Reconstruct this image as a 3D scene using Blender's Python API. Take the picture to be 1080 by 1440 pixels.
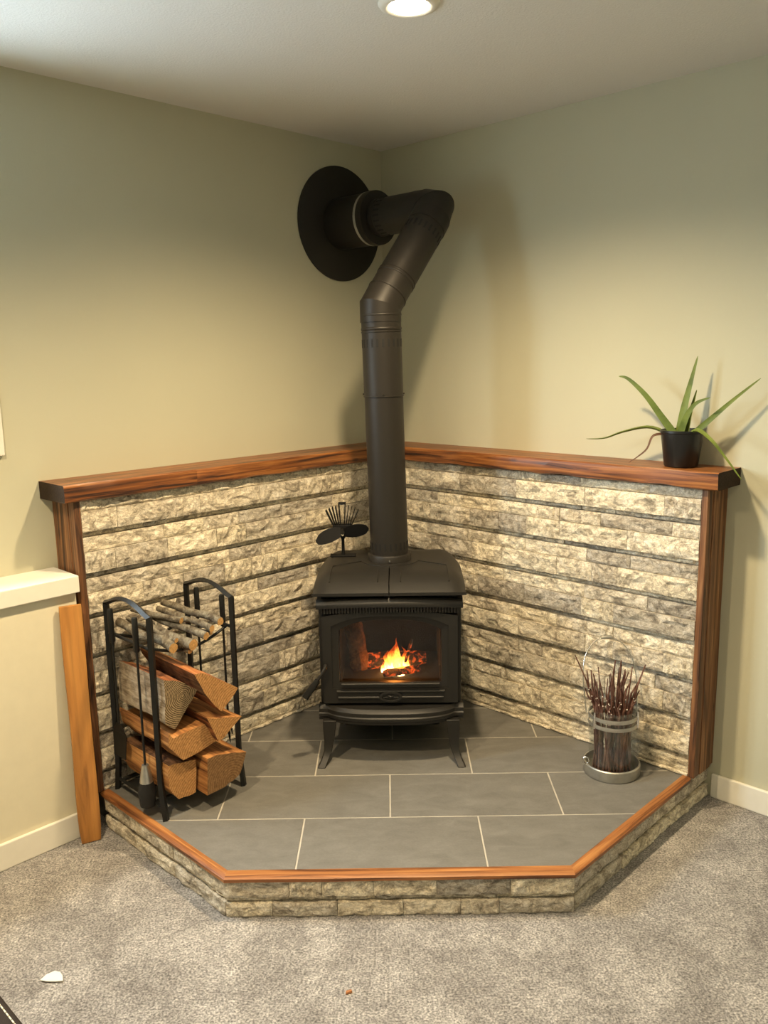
import bpy, math, random
from mathutils import Vector, Matrix, noise
random.seed(7)
for o in list(bpy.data.objects): bpy.data.objects.remove(o)
SC = bpy.context.scene
COL = SC.collection
PI = math.pi

# ------------------------------------------------------------------ frame of the place
# X along the hearth front, Y away from the viewer, Z up, carpet at z=0.
# (a, b): metres along the left wall / along the right wall from the room corner.
HZ = .138                                    # hearth top
CEIL = 2.7145
C0 = Vector((.0021, 1.5915))
LV = Vector((-.6942, -.7197)); RV = Vector((.7197, -.6942))
ANG = math.atan2(LV.y, LV.x)                 # local x=a, y=b
def W(a, b, z=0.0): p = C0 + LV*a + RV*b; return Vector((p.x, p.y, z))

# ------------------------------------------------------------------ camera
cam = bpy.data.objects.new('camera', bpy.data.cameras.new('camera')); COL.objects.link(cam)
rx, ry, rz = math.radians(-10.494), math.radians(1.0372), math.radians(.3774)
M = Matrix.Rotation(rz, 3, 'Z') @ Matrix.Rotation(rx, 3, 'X') @ Matrix.Rotation(ry, 3, 'Y')
R = Matrix((M.col[0], M.col[2], -M.col[1])).transposed()
cam.matrix_world = Matrix.Translation((.0155, -2.7388, 1.6053+HZ)) @ R.to_4x4()
cam.data.sensor_fit = 'HORIZONTAL'; cam.data.sensor_width = 36
cam.data.lens = 1186.37/1080*36; cam.data.clip_start = .02
SC.camera = cam

# ------------------------------------------------------------------ world and exposure
wd = bpy.data.worlds.new('sky'); SC.world = wd; wd.use_nodes = True
bg = wd.node_tree.nodes['Background']
wn = wd.node_tree.nodes; wl = wd.node_tree.links            # overcast sky above a dim ground
tcw = wn.new('ShaderNodeTexCoord'); sxw = wn.new('ShaderNodeSeparateXYZ'); rpw = wn.new('ShaderNodeValToRGB')
wl.new(tcw.outputs['Generated'], sxw.inputs[0]); wl.new(sxw.outputs[2], rpw.inputs[0]); wl.new(rpw.outputs[0], bg.inputs[0])
rpw.color_ramp.elements[0].position = .0; rpw.color_ramp.elements[0].color = (.23, .28, .32, 1)
rpw.color_ramp.elements[1].position = .06; rpw.color_ramp.elements[1].color = (.74, .89, 1.0, 1)
bg.inputs[1].default_value = 46.0
SC.view_settings.view_transform = 'Standard'; SC.view_settings.look = 'None'
SC.view_settings.gamma = 1; SC.view_settings.use_curve_mapping = False
SC.view_settings.exposure = 0.30
POT_W = 182.0; POT_COL = (1.0, .76, .45)

def portal(loc, aim, sx, sy):
    d = bpy.data.lights.new('window_portal', 'AREA'); d.shape = 'RECTANGLE'; d.size = sx; d.size_y = sy
    d.cycles.is_portal = True
    o = bpy.data.objects.new('window_portal', d); COL.objects.link(o); o.location = loc
    o.rotation_euler = Vector(aim).to_track_quat('-Z', 'Y').to_euler()
# window openings (a0,a1 or b0,b1, z0, z1)
WIN1 = (2.012, 3.05, 1.509, 2.36)      # left wall
portal(W((WIN1[0]+WIN1[1])/2, -.155, (WIN1[2]+WIN1[3])/2), (RV.x, RV.y, 0), WIN1[1]-WIN1[0], WIN1[3]-WIN1[2])
AMAX, BMAX = 4.7, 4.4

# ------------------------------------------------------------------ mesh helpers
class MB:
    def __init__(s): s.v = []; s.f = []; s.m = []
    def add(s, vs, fs, mi=0):
        n = len(s.v); s.v += [tuple(v) for v in vs]; s.f += [tuple(i+n for i in f) for f in fs]; s.m += [mi]*len(fs); return s
    def box(s, x0, x1, y0, y1, z0, z1, mi=0):
        vs = [(x, y, z) for z in (z0, z1) for y in (y0, y1) for x in (x0, x1)]
        return s.add(vs, [(0,2,3,1),(4,5,7,6),(0,1,5,4),(2,6,7,3),(0,4,6,2),(1,3,7,5)], mi)
    def prism(s, poly, z0, z1, mi=0):
        n = len(poly); vs = [(x, y, z0) for x, y in poly]+[(x, y, z1) for x, y in poly]
        return s.add(vs, [tuple(range(n-1, -1, -1)), tuple(range(n, 2*n))]+[(i, (i+1) % n, n+(i+1) % n, n+i) for i in range(n)], mi)
    def loft(s, rings, cap=True, closed=True, mi=0):
        n = len(rings[0]); vs = [p for r in rings for p in r]; fs = []
        for k in range(len(rings)-1):
            for i in range(n if closed else n-1):
                j = (i+1) % n; fs.append((k*n+i, k*n+j, (k+1)*n+j, (k+1)*n+i))
        if cap: fs += [tuple(range(n-1, -1, -1)), tuple((len(rings)-1)*n+i for i in range(n))]
        return s.add(vs, fs, mi)
    def tube(s, path, rad, n=10, cap=True, sx=1.0, sy=1.0, mi=0, up=None):
        P = [Vector(p) for p in path]; K = len(P)
        if not hasattr(rad, '__len__'): rad = [rad]*K
        D = [(P[i+1]-P[i]).normalized() for i in range(K-1)]
        u = Vector(up) if up else (Vector((0, 0, 1)) if abs(D[0].z) < .9 else Vector((1, 0, 0)))
        u = (u-D[0]*u.dot(D[0])).normalized(); rings = []
        for i in range(K):
            d0 = D[max(i-1, 0)]; d1 = D[min(i, K-2)]
            if i > 0 and i < K-1:
                ax = d0.cross(d1)
                q = d0.rotation_difference(d1) if ax.length > 1e-6 else None
            else: q = None
            w = d0.cross(u).normalized()
            t = (d0+d1).normalized(); ring = []
            for k in range(n):
                an = 2*PI*k/n; off = (u*math.cos(an)*sx + w*math.sin(an)*sy)*rad[i]
                den = d0.dot(t)                       # mitre: slide the ring point along d0 to the bisecting plane
                off = off - d0*(off.dot(t)/den)
                ring.append(P[i]+off)
            rings.append(ring)
            if q: u = q @ u
        return s.loft(rings, cap, True, mi)
    def lathe(s, prof, n=32, c=(0, 0), mi=0, cap=False):
        return s.loft([[(c[0]+r*math.cos(2*PI*k/n), c[1]+r*math.sin(2*PI*k/n), z) for k in range(n)] for r, z in prof], cap, True, mi)
    def build(s, name, mats, parent=None, loc=(0, 0, 0), rz=0, smooth=None, bevel=0, seg=2, rot=None):
        me = bpy.data.meshes.new(name); me.from_pydata(s.v, [], s.f); me.validate()
        import bmesh
        bm = bmesh.new(); bm.from_mesh(me); bmesh.ops.recalc_face_normals(bm, faces=bm.faces); bm.to_mesh(me); bm.free()
        if not isinstance(mats, (list, tuple)): mats = [mats]
        for m in mats: me.materials.append(m)
        if len(me.polygons) == len(s.m): me.polygons.foreach_set('material_index', s.m)
        if smooth is not None:
            me.polygons.foreach_set('use_smooth', [True]*len(me.polygons)); me.set_sharp_from_angle(angle=math.radians(smooth))
        o = bpy.data.objects.new(name, me); COL.objects.link(o); o.location = loc; o.rotation_euler = rot if rot else (0, 0, rz)
        if parent: o.parent = parent
        if bevel:
            b = o.modifiers.new('bevel', 'BEVEL'); b.width = bevel; b.segments = seg; b.limit_method = 'ANGLE'; b.angle_limit = math.radians(40)
        return o
def tag(o, label, cat, group=None, kind=None):
    o['label'] = label; o['category'] = cat
    if group: o['group'] = group
    if kind: o['kind'] = kind
    return o
def thing(name, label, cat, loc=(0, 0, 0), rz=0, group=None, kind=None):
    o = bpy.data.objects.new(name, None); COL.objects.link(o); o.location = loc; o.rotation_euler = (0, 0, rz)
    o.empty_display_size = .05
    return tag(o, label, cat, group, kind)
def nz(v, s=1.0, seed=0.0): return noise.noise(Vector(v)*s+Vector((seed*7.3, seed*3.1, seed*1.7)))
def arc(c, r, a0, a1, n): return [(c[0]+r*math.cos(a0+(a1-a0)*i/n), c[1]+r*math.sin(a0+(a1-a0)*i/n)) for i in range(n+1)]

# ------------------------------------------------------------------ materials
class NT:
    def __init__(s, name):
        s.mat = bpy.data.materials.new(name); s.mat.use_nodes = True; s.t = s.mat.node_tree
        s.b = s.t.nodes['Principled BSDF']; s.out = s.t.nodes['Material Output']
    def n(s, typ, **kw):
        nd = s.t.nodes.new('ShaderNode'+typ)
        for k, v in kw.items():
            if k.startswith('i_'):
                key = k[2:]; key = int(key) if key.isdigit() else key
                nd.inputs[key].default_value = v
            else: setattr(nd, k, v)
        return nd
    def l(s, a, b): s.t.links.new(a, b)
    def coords(s, kind='Object', scale=(1, 1, 1), rnd=True):
        if kind == 'World': src = s.n('NewGeometry').outputs['Position']
        else: src = s.n('TexCoord').outputs[kind]
        mp = s.n('Mapping'); mp.inputs['Scale'].default_value = scale; s.l(src, mp.inputs[0])
        if rnd:
            oi = s.n('ObjectInfo'); mu = s.n('Math', operation='MULTIPLY'); mu.inputs[1].default_value = 37.0
            s.l(oi.outputs['Random'], mu.inputs[0]); cb = s.n('CombineXYZ')
            for i in range(3): s.l(mu.outputs[0], cb.inputs[i])
            s.l(cb.outputs[0], mp.inputs['Location'])
        return mp.outputs[0]
    def noise(s, vec, scale, detail=4, rough=.55, dist=0):
        nd = s.n('TexNoise'); nd.inputs['Scale'].default_value = scale; nd.inputs['Detail'].default_value = detail
        nd.inputs['Roughness'].default_value = rough; nd.inputs['Distortion'].default_value = dist
        if vec is not None: s.l(vec, nd.inputs['Vector'])
        return nd.outputs[0]
    def ramp(s, fac, stops):
        r = s.n('ValToRGB'); e = r.color_ramp.elements
        while len(e) < len(stops): e.new(.5)
        for el, (p, c) in zip(e, stops): el.position = p; el.color = (*c, 1) if hasattr(c, '__len__') else (c, c, c, 1)
        s.l(fac, r.inputs[0]); return r.outputs[0]
    def mix(s, fac, a, b, blend='MIX'):
        m = s.n('MixRGB', blend_type=blend)
        for i, x in enumerate((fac, a, b)):
            if hasattr(x, 'is_output') or hasattr(x, 'links'): s.l(x, m.inputs[i])
            elif i == 0: m.inputs[0].default_value = x
            else: m.inputs[i].default_value = (*x, 1)
        return m.outputs[0]
    def col(s, x):
        if hasattr(x, 'links'): s.l(x, s.b.inputs['Base Color'])
        else: s.b.inputs['Base Color'].default_value = (*x, 1)
    def bump(s, h, strength, dist):
        b = s.n('Bump'); b.inputs['Strength'].default_value = strength; b.inputs['Distance'].default_value = dist
        s.l(h, b.inputs['Height']); s.l(b.outputs[0], s.b.inputs['Normal'])
    def pr(s, rough=.5, metal=0, spec=.5):
        s.b.inputs['Roughness'].default_value = rough; s.b.inputs['Metallic'].default_value = metal
        s.b.inputs['Specular IOR Level'].default_value = spec
def plain(name, c, rough=.5, metal=0, spec=.5, nb=0, var=.12):
    t = NT(name); v = t.coords(); n = t.noise(v, 22, 5)
    t.col(t.ramp(n, [(.3, tuple(x*(1-var) for x in c)), (.7, tuple(min(1, x*(1+var)) for x in c))])); t.pr(rough, metal, spec)
    if nb: t.bump(t.noise(v, 260, 3), nb, .002)
    return t.mat
def wood(name, dark, mid, light, axis=0, rough=.4, fine=1.0, coat=0, streak=.45):
    t = NT(name); sc = [46*fine]*3; sc[axis] = 1.9; v = t.coords('Object', tuple(sc))
    n1 = t.noise(v, 1.0, 8, .62, .9); sc2 = [150*fine]*3; sc2[axis] = 2.5
    n2 = t.noise(t.coords('Object', tuple(sc2)), 1.0, 4, .6)
    c1 = t.ramp(n1, [(.36, dark), (.36+streak*.25, mid), (.66, light)])
    c2 = t.ramp(n2, [(.3, (.62, .62, .62)), (.62, (1.05, 1.05, 1.05))])
    c = t.mix(.7, c1, c2, 'MULTIPLY')
    vv = t.n('TexVoronoi'); sk = [13]*3; sk[axis] = 4.5; vv.inputs['Scale'].default_value = 1.0; t.l(t.coords('Object', tuple(sk)), vv.inputs['Vector'])
    k = t.ramp(vv.outputs['Distance'], [(.05, (.16, .10, .07)), (.13, (1, 1, 1))])
    t.col(t.mix(.75, c, k, 'MULTIPLY')); t.pr(rough); t.b.inputs['Coat Weight'].default_value = coat; t.b.inputs['Coat Roughness'].default_value = .25
    t.bump(n2, .25, .002); return t.mat

def m_wall():
    t = NT('sage_paint'); v = t.coords('World', rnd=False); n = t.noise(v, 1.3, 3)
    t.col(t.ramp(n, [(.3, (.505, .495, .375)), (.7, (.53, .518, .392))])); t.pr(.75, 0, .3)
    t.bump(t.noise(v, 220, 3), .12, .002); return t.mat
def m_ceiling():
    t = NT('white_ceiling'); v = t.coords('World', rnd=False)
    t.col((.72, .71, .68)); t.pr(.9, 0, .2); t.bump(t.noise(v, 130, 5, .6), .5, .004); return t.mat
def m_carpet():
    t = NT('grey_carpet'); v = t.coords('World', rnd=False)
    big = t.noise(v, 5.5, 5, .6, .5); fine = t.noise(v, 150, 4, .75); mid = t.noise(v, 38, 5, .7)
    c = t.ramp(big, [(.32, (.22, .206, .197)), (.50, (.31, .295, .284)), (.68, (.42, .403, .390))])
    f = t.ramp(fine, [(.36, (.25, .245, .24)), (.50, (1.0, 1.0, 1.0)), (.64, (2.0, 1.97, 1.93))])
    g = t.ramp(mid, [(.35, (.70, .70, .70)), (.65, (1.22, 1.22, 1.22))])
    t.col(t.mix(1, t.mix(1, c, f, 'MULTIPLY'), g, 'MULTIPLY')); t.pr(.95, 0, .1)
    t.b.inputs['Sheen Weight'].default_value = .25
    ad = t.n('Math', operation='ADD'); t.l(fine, ad.inputs[0]); t.l(mid, ad.inputs[1]); t.bump(ad.outputs[0], .9, .008); return t.mat
def m_stone():
    t = NT('split_travertine'); v = t.coords('World', (1, 1, 1.5)); oi = t.n('ObjectInfo')
    n1 = t.noise(v, 12, 8, .66, 1.8); n2 = t.noise(v, 42, 8, .74, 2.0); n3 = t.noise(v, 110, 5, .75); n4 = t.noise(v, 19, 7, .68, 2.6)
    c1 = t.ramp(n1, [(.31, (.27, .245, .205)), (.42, (.53, .475, .39)), (.50, (.80, .735, .61)), (.64, (.93, .885, .79))])
    c2 = t.ramp(n2, [(.30, (.30, .29, .275)), (.43, (.78, .77, .75)), (.53, (1.05, 1.04, 1.02))])
    ve = t.n('Math', operation='SUBTRACT'); t.l(n4, ve.inputs[0]); ve.inputs[1].default_value = .5
    vb = t.n('Math', operation='ABSOLUTE'); t.l(ve.outputs[0], vb.inputs[0])
    c3 = t.ramp(vb.outputs[0], [(.0, (.34, .31, .28)), (.030, (.80, .79, .77)), (.065, (1, 1, 1))])
    c = t.mix(.70, t.mix(.62, c1, c2, 'MULTIPLY'), c3, 'MULTIPLY')
    tint = t.ramp(oi.outputs['Random'], [(0, (.60, .60, .62)), (.18, (.80, .79, .78)), (.5, (1.0, .98, .94)), (.8, (1.06, 1.04, .97)), (1, (1.18, 1.17, 1.13))])
    c = t.mix(1, c, tint, 'MULTIPLY')
    pit = t.ramp(n3, [(.28, (.40, .37, .33)), (.40, (1, 1, 1))]); t.col(t.mix(.6, c, pit, 'MULTIPLY')); t.pr(.85, 0, .3)
    ad = t.n('Math', operation='MULTIPLY_ADD'); t.l(n2, ad.inputs[0]); ad.inputs[1].default_value = 1.4; t.l(n3, ad.inputs[2])
    t.bump(ad.outputs[0], .6, .006); return t.mat
def m_tile():
    t = NT('slate_tile'); v = t.coords('World', (1, 2.2, 1)); n = t.noise(v, 9, 7, .65, .6); f = t.noise(v, 160, 3)
    t.col(t.mix(.5, t.ramp(n, [(.3, (.135, .130, .118)), (.7, (.185, .180, .165))]), t.ramp(f, [(.3, (.8, .8, .8)), (.7, (1.15, 1.15, 1.15))]), 'MULTIPLY'))
    t.pr(.55, 0, .4); t.bump(n, .12, .002); return t.mat
def m_iron(name, c, rough, bump=.25):
    t = NT(name); v = t.coords(); t.col(c); t.pr(rough, .0, .34); t.bump(t.noise(v, 420, 3), bump, .001); return t.mat
def m_glass(name, tint=(1, 1, 1), refl=.07, rough=.03):
    t = NT(name); t.t.nodes.remove(t.b)
    tr = t.n('BsdfTransparent'); tr.inputs[0].default_value = (*tint, 1)
    gl = t.n('BsdfGlossy'); gl.inputs['Roughness'].default_value = rough
    mx = t.n('MixShader'); mx.inputs[0].default_value = refl
    t.l(tr.outputs[0], mx.inputs[1]); t.l(gl.outputs[0], mx.inputs[2]); t.l(mx.outputs[0], t.out.inputs[0]); return t.mat
def m_emit(name, c, strength):
    t = NT(name); t.col((0, 0, 0)); t.b.inputs['Emission Color'].default_value = (*c, 1); t.b.inputs['Emission Strength'].default_value = strength; return t.mat
def m_flame():
    t = NT('flame'); t.t.nodes.remove(t.b); g = t.n('TexCoord').outputs['Generated']; sp = t.n('SeparateXYZ'); t.l(g, sp.inputs[0])
    nn = t.noise(t.coords('Object', (1, 1, .45), False), 60, 4, .6, .6)
    ad = t.n('Math', operation='MULTIPLY_ADD'); t.l(nn, ad.inputs[0]); ad.inputs[1].default_value = .55; t.l(sp.outputs[2], ad.inputs[2])
    c = t.ramp(ad.outputs[0], [(.25, (1, .75, .30)), (.60, (1, .42, .07)), (1.0, (.9, .12, .01))])
    em = t.n('Emission'); t.l(c, em.inputs[0]); st = t.ramp(ad.outputs[0], [(.25, 1.0), (.7, .35), (1.0, .10)])
    mu = t.n('Math', operation='MULTIPLY'); t.l(st, mu.inputs[0]); mu.inputs[1].default_value = 30.0; t.l(mu.outputs[0], em.inputs[1])
    tr = t.n('BsdfTransparent'); mx = t.n('MixShader'); al = t.ramp(ad.outputs[0], [(.35, .95), (.8, .55), (1.0, .12)]); t.l(al, mx.inputs[0])
    t.l(tr.outputs[0], mx.inputs[1]); t.l(em.outputs[0], mx.inputs[2]); t.l(mx.outputs[0], t.out.inputs[0]); return t.mat
def m_ember():
    t = NT('ember'); v = t.coords(); n = t.noise(v, 38, 5, .65, .8)
    t.col(t.ramp(n, [(.4, (.02, .015, .012)), (.7, (.10, .05, .03))])); t.pr(.9)
    t.b.inputs['Emission Color'].default_value = (1, .14, .02, 1); s = t.ramp(n, [(.50, 0.0), (.66, .9), (.8, 2.5)])
    mu = t.n('Math', operation='MULTIPLY'); t.l(s, mu.inputs[0]); mu.inputs[1].default_value = 1.6; t.l(mu.outputs[0], t.b.inputs['Emission Strength']); return t.mat
def m_endgrain(name, c0, c1, ring=95, off=(0, 0, 0)):
    t = NT(name); mp = t.n('Mapping'); t.l(t.n('TexCoord').outputs['Object'], mp.inputs[0]); mp.inputs['Location'].default_value = off
    mp.inputs['Scale'].default_value = (1, 0.02, 1)
    w = t.n('TexWave', wave_type='RINGS', rings_direction='SPHERICAL'); w.inputs['Scale'].default_value = ring/6.28; w.inputs['Distortion'].default_value = 2.2
    w.inputs['Detail'].default_value = 3; w.inputs['Detail Scale'].default_value = 2.0; t.l(mp.outputs[0], w.inputs['Vector'])
    n = t.noise(t.coords(), 120, 5, .7)
    c = t.mix(.8, t.ramp(w.outputs['Fac'], [(.1, c0), (.75, c1)]), t.ramp(n, [(.3, (.5, .5, .5)), (.62, (1.15, 1.15, 1.15))]), 'MULTIPLY')
    t.col(c); t.pr(.85, 0, .2); t.bump(n, .4, .003); return t.mat
def m_bark(name, c0, c1, c2, axis=1):
    t = NT(name); sc = [70]*3; sc[axis] = 9; v = t.coords('Object', tuple(sc)); n = t.noise(v, 1, 7, .68, 1.0); n2 = t.noise(t.coords(), 26, 5)
    t.col(t.mix(.35, t.ramp(n, [(.33, c0), (.5, c1), (.66, c2)]), t.ramp(n2, [(.4, c0), (.6, c2)]))); t.pr(.9, 0, .2); t.bump(n, .9, .006); return t.mat
def m_leaf():
    t = NT('aloe_leaf'); v = t.coords(); n = t.noise(v, 18, 4); t.col(t.ramp(n, [(.3, (.080, .115, .018)), (.7, (.165, .215, .040))])); t.pr(.5, 0, .3)
    t.b.inputs['Subsurface Weight'].default_value = .08; t.b.inputs['Subsurface Radius'].default_value = (.01, .02, .005); return t.mat

MT = dict(
    wall=m_wall(), ceiling=m_ceiling(), carpet=m_carpet(), stone=m_stone(), tile=m_tile(),
    cream=plain('cream_paint', (.70, .655, .50), .6, var=.02), white=plain('white_trim', (.80, .775, .69), .4, var=.02),
    grout=plain('grout', (.44, .41, .35), .9), core=plain('backing_board', (.20, .19, .175), .9),
    mantel=wood('cedar_mantel', (.030, .010, .005), (.20, .064, .016), (.40, .160, .042), 0, .42, coat=.08, streak=.5),
    post=wood('cedar_post', (.040, .017, .008), (.19, .078, .028), (.335, .165, .068), 2, .55, streak=.6),
    trimw=wood('cedar_trim', (.09, .03, .010), (.30, .11, .032), (.47, .21, .066), 0, .42),
    pine=wood('pine_board', (.30, .125, .028), (.46, .195, .042), (.54, .25, .06), 2, .45, .35, streak=.3),
    endw=m_endgrain('mantel_end_grain', (.035, .021, .012), (.19, .115, .062), 160),
    stove=m_iron('stove_enamel', (.0145, .0130, .0108), .46), pipe=m_iron('pipe_paint', (.0175, .0148, .0118), .46, .08), iron=m_iron('black_iron', (.010, .010, .009), .42),
    slot=plain('slot_dark', (.004, .004, .004), .8), brick=plain('sooty_firebrick', (.022, .017, .014), .95, nb=.5),
    steel=plain('galvanised_steel', (.50, .49, .45), .38, .85, var=.18), chrome=plain('chrome', (.75, .74, .72), .18, 1, var=.03),
    fireglass=m_glass('stove_glass', (.80, .72, .62), .028, .05), jarglass=m_glass('jar_glass', (.955, .965, .96), .09, .02), pane=m_glass('window_glass', (.97, .98, .98), .05, .01),
    flame=m_flame(), ember=m_ember(),
    split=wood('split_wood', (.13, .042, .012), (.46, .20, .058), (.66, .35, .125), 1, .75, .9, streak=.6), splitred=wood('split_wood_red', (.11, .032, .012), (.38, .13, .04), (.58, .26, .09), 1, .75, .9, streak=.6),
    splitgrey=m_bark('weathered_split_wood', (.12, .085, .055), (.34, .27, .19), (.55, .46, .35)),
    end_a=m_endgrain('end_grain_grey', (.06, .038, .020), (.36, .265, .15), 300, (.02, 0, -.02)), end_o=m_endgrain('end_grain_orange', (.36, .175, .062), (.50, .27, .105), 210, (.1, 0, .1)),
    end_f=m_endgrain('end_grain_brown', (.185, .10, .044), (.25, .142, .064), 210, (.03, 0, .05)),
    bark=m_bark('dark_bark', (.035, .020, .013), (.13, .065, .035), (.28, .14, .065)), barkg=m_bark('lichen_bark', (.04, .030, .020), (.135, .105, .070), (.30, .275, .21)),
    stickend=m_endgrain('stick_end', (.40, .21, .07), (.66, .40, .16), 700),
    twig=m_bark('twig_bark', (.030, .012, .009), (.115, .048, .034), (.32, .18, .135), 2), bud=plain('bud', (.75, .70, .62), .6),
    leaf=m_leaf(), dead=plain('dead_leaf', (.11, .05, .025), .7), pot=plain('black_plastic', (.008, .008, .008), .35), soil=plain('soil', (.03, .02, .013), .95, nb=.8),
    leather=plain('brown_leather', (.022, .015, .010), .75, spec=.12, nb=.4), thread=plain('cream_thread', (.75, .68, .52), .8), patchw=plain('patch_white', (.74, .72, .65), .8, var=.02),
    lens=m_emit('lamp_lens', (1.0, .86, .62), 14.0), fan=m_iron('fan_black', (.002, .002, .0025), .75), brush=plain('bristle', (.012, .011, .010), .9, nb=.6),
    chip=plain('wood_chip', (.42, .17, .06), .8))

# ------------------------------------------------------------------ the room
def struct(o, label, cat): return tag(o, label, cat, kind='structure')
FR = dict(loc=(C0.x, C0.y, 0), rz=ANG)       # objects modelled in (a,b,z)
TH = .16
struct(MB().box(-TH, AMAX+TH, -TH, BMAX+TH, -.12, 0).build('floor', MT['carpet'], **FR), 'mottled grey brown carpet floor around the stone hearth', 'floor')
struct(MB().box(-TH, AMAX+TH, -TH, BMAX+TH, CEIL, CEIL+.12).build('ceiling', MT['ceiling'], **FR), 'white textured ceiling above the stove corner', 'ceiling')
struct(MB().box(-TH, 0, -TH, BMAX+TH, 0, CEIL).build('wall_right', MT['wall'], **FR), 'sage painted wall behind the aloe plant, right of the corner', 'wall')
m = MB(); a0, a1, z0, z1 = WIN1
m.box(0, a0, -TH, 0, 0, CEIL).box(a1, AMAX, -TH, 0, 0, CEIL).box(a0, a1, -TH, 0, 0, z0).box(a0, a1, -TH, 0, z1, CEIL)
struct(m.build('wall_left', MT['wall'], **FR), 'sage painted wall carrying the round black flue plate, left of the corner', 'wall')
struct(MB().box(AMAX, AMAX+TH, -TH, BMAX+TH, 0, CEIL).build('wall_front', MT['wall'], **FR), 'sage painted wall behind the viewer on the left', 'wall')
struct(MB().box(0, AMAX, BMAX, BMAX+TH, 0, CEIL).build('wall_back', MT['wall'], **FR), 'sage painted wall behind the viewer on the right', 'wall')
# low bumped-out ledge wall with cap, left of the hearth
struct(MB().box(1.79, AMAX, 0, .172, 0, .932).build('wall_ledge', MT['cream'], **FR), 'cream half-height wall with a white cap at the left edge', 'half wall')
struct(MB().box(1.784, AMAX, 0, .197, .932, .993).build('trim_1', MT['white'], bevel=.003, **FR), 'white cap board on top of the cream half wall', 'trim')
struct(MB().prism([(1.853, .172), (AMAX, .172), (AMAX, .187), (1.853, .187)], 0, .098).build('baseboard_left', MT['white'], bevel=.004, **FR), 'white baseboard along the foot of the cream half wall', 'baseboard')
struct(MB().prism([(0, 1.772), (.015, 1.772), (.015, BMAX), (0, BMAX)], 0, .098).build('baseboard_right', MT['white'], bevel=.004, **FR), 'white baseboard right of the hearth below the sage wall', 'baseboard')
def window(name, label, x0, x1, z0, z1, loc, rz):
    o = thing(name, label, 'window', loc, rz, kind='structure'); w = .085
    for k, (u0, u1, v0, v1) in enumerate([(x0-w, x0, z0-w, z1+w), (x1, x1+w, z0-w, z1+w), (x0, x1, z1, z1+w), (x0, x1, z0-w, z0)]):
        MB().box(u0, u1, 0, .018, v0, v1).build('casing', MT['white'], o, bevel=.003)
    xm = (x0+x1)/2
    for u0, u1, v0, v1 in [(x0, x0+.04, z0, z1), (x1-.04, x1, z0, z1), (x0+.04, x1-.04, z1-.04, z1), (x0+.04, x1-.04, z0, z0+.04), (xm-.02, xm+.02, z0+.04, z1-.04)]:
        MB().box(u0, u1, -.13, -.08, v0, v1).build('sash_bar', MT['white'], o)
    for u0, u1 in ((x0+.04, xm-.02), (xm+.02, x1-.04)): MB().box(u0, u1, -.107, -.103, z0+.04, z1-.04).build('pane', MT['pane'], o)
window('window_1', 'white window casing just entering at the left edge', WIN1[0], WIN1[1], WIN1[2], WIN1[3], (C0.x, C0.y, 0), ANG)

# recessed ceiling lights
def pot_light(a, b, label, power=POT_W, aim=(0, 0)):
    o = thing('recessed_light', label, 'ceiling light', W(a, b, CEIL), ANG, 'recessed ceiling lights')
    MB().lathe([(.058, -.001), (.058, -.007), (.066, -.012), (.082, -.008), (.088, 0)], 40).build('trim_ring', MT['white'], o, smooth=50)
    MB().lathe([(.0005, -.020), (.030, -.019), (.048, -.014), (.057, -.006), (.058, -.001)], 32).build('lens', MT['lens'], o, smooth=60)
    d = bpy.data.lights.new('lamp_glow', 'SPOT'); d.energy = power; d.color = POT_COL; d.shadow_soft_size = .055; d.spot_size = math.radians(150); d.spot_blend = 1.0
    s = bpy.data.objects.new('lamp_glow', d); COL.objects.link(s); s.parent = o; s.location = (0, 0, -.075)
    s.rotation_euler = Vector((aim[0], aim[1], -1)).to_track_quat('-Z', 'Y').to_euler()
pot_light(1.188, 1.274, 'glowing recessed ceiling light at the top centre, in front of the flue', POT_W)
pot_light(2.75, 1.30, 'recessed ceiling light out of view toward the left window', POT_W*.95)
pot_light(1.20, 2.85, 'recessed ceiling light out of view toward the right', POT_W*.10)
pot_light(2.75, 2.85, 'recessed ceiling light out of view above the viewer', POT_W*.25)

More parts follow.
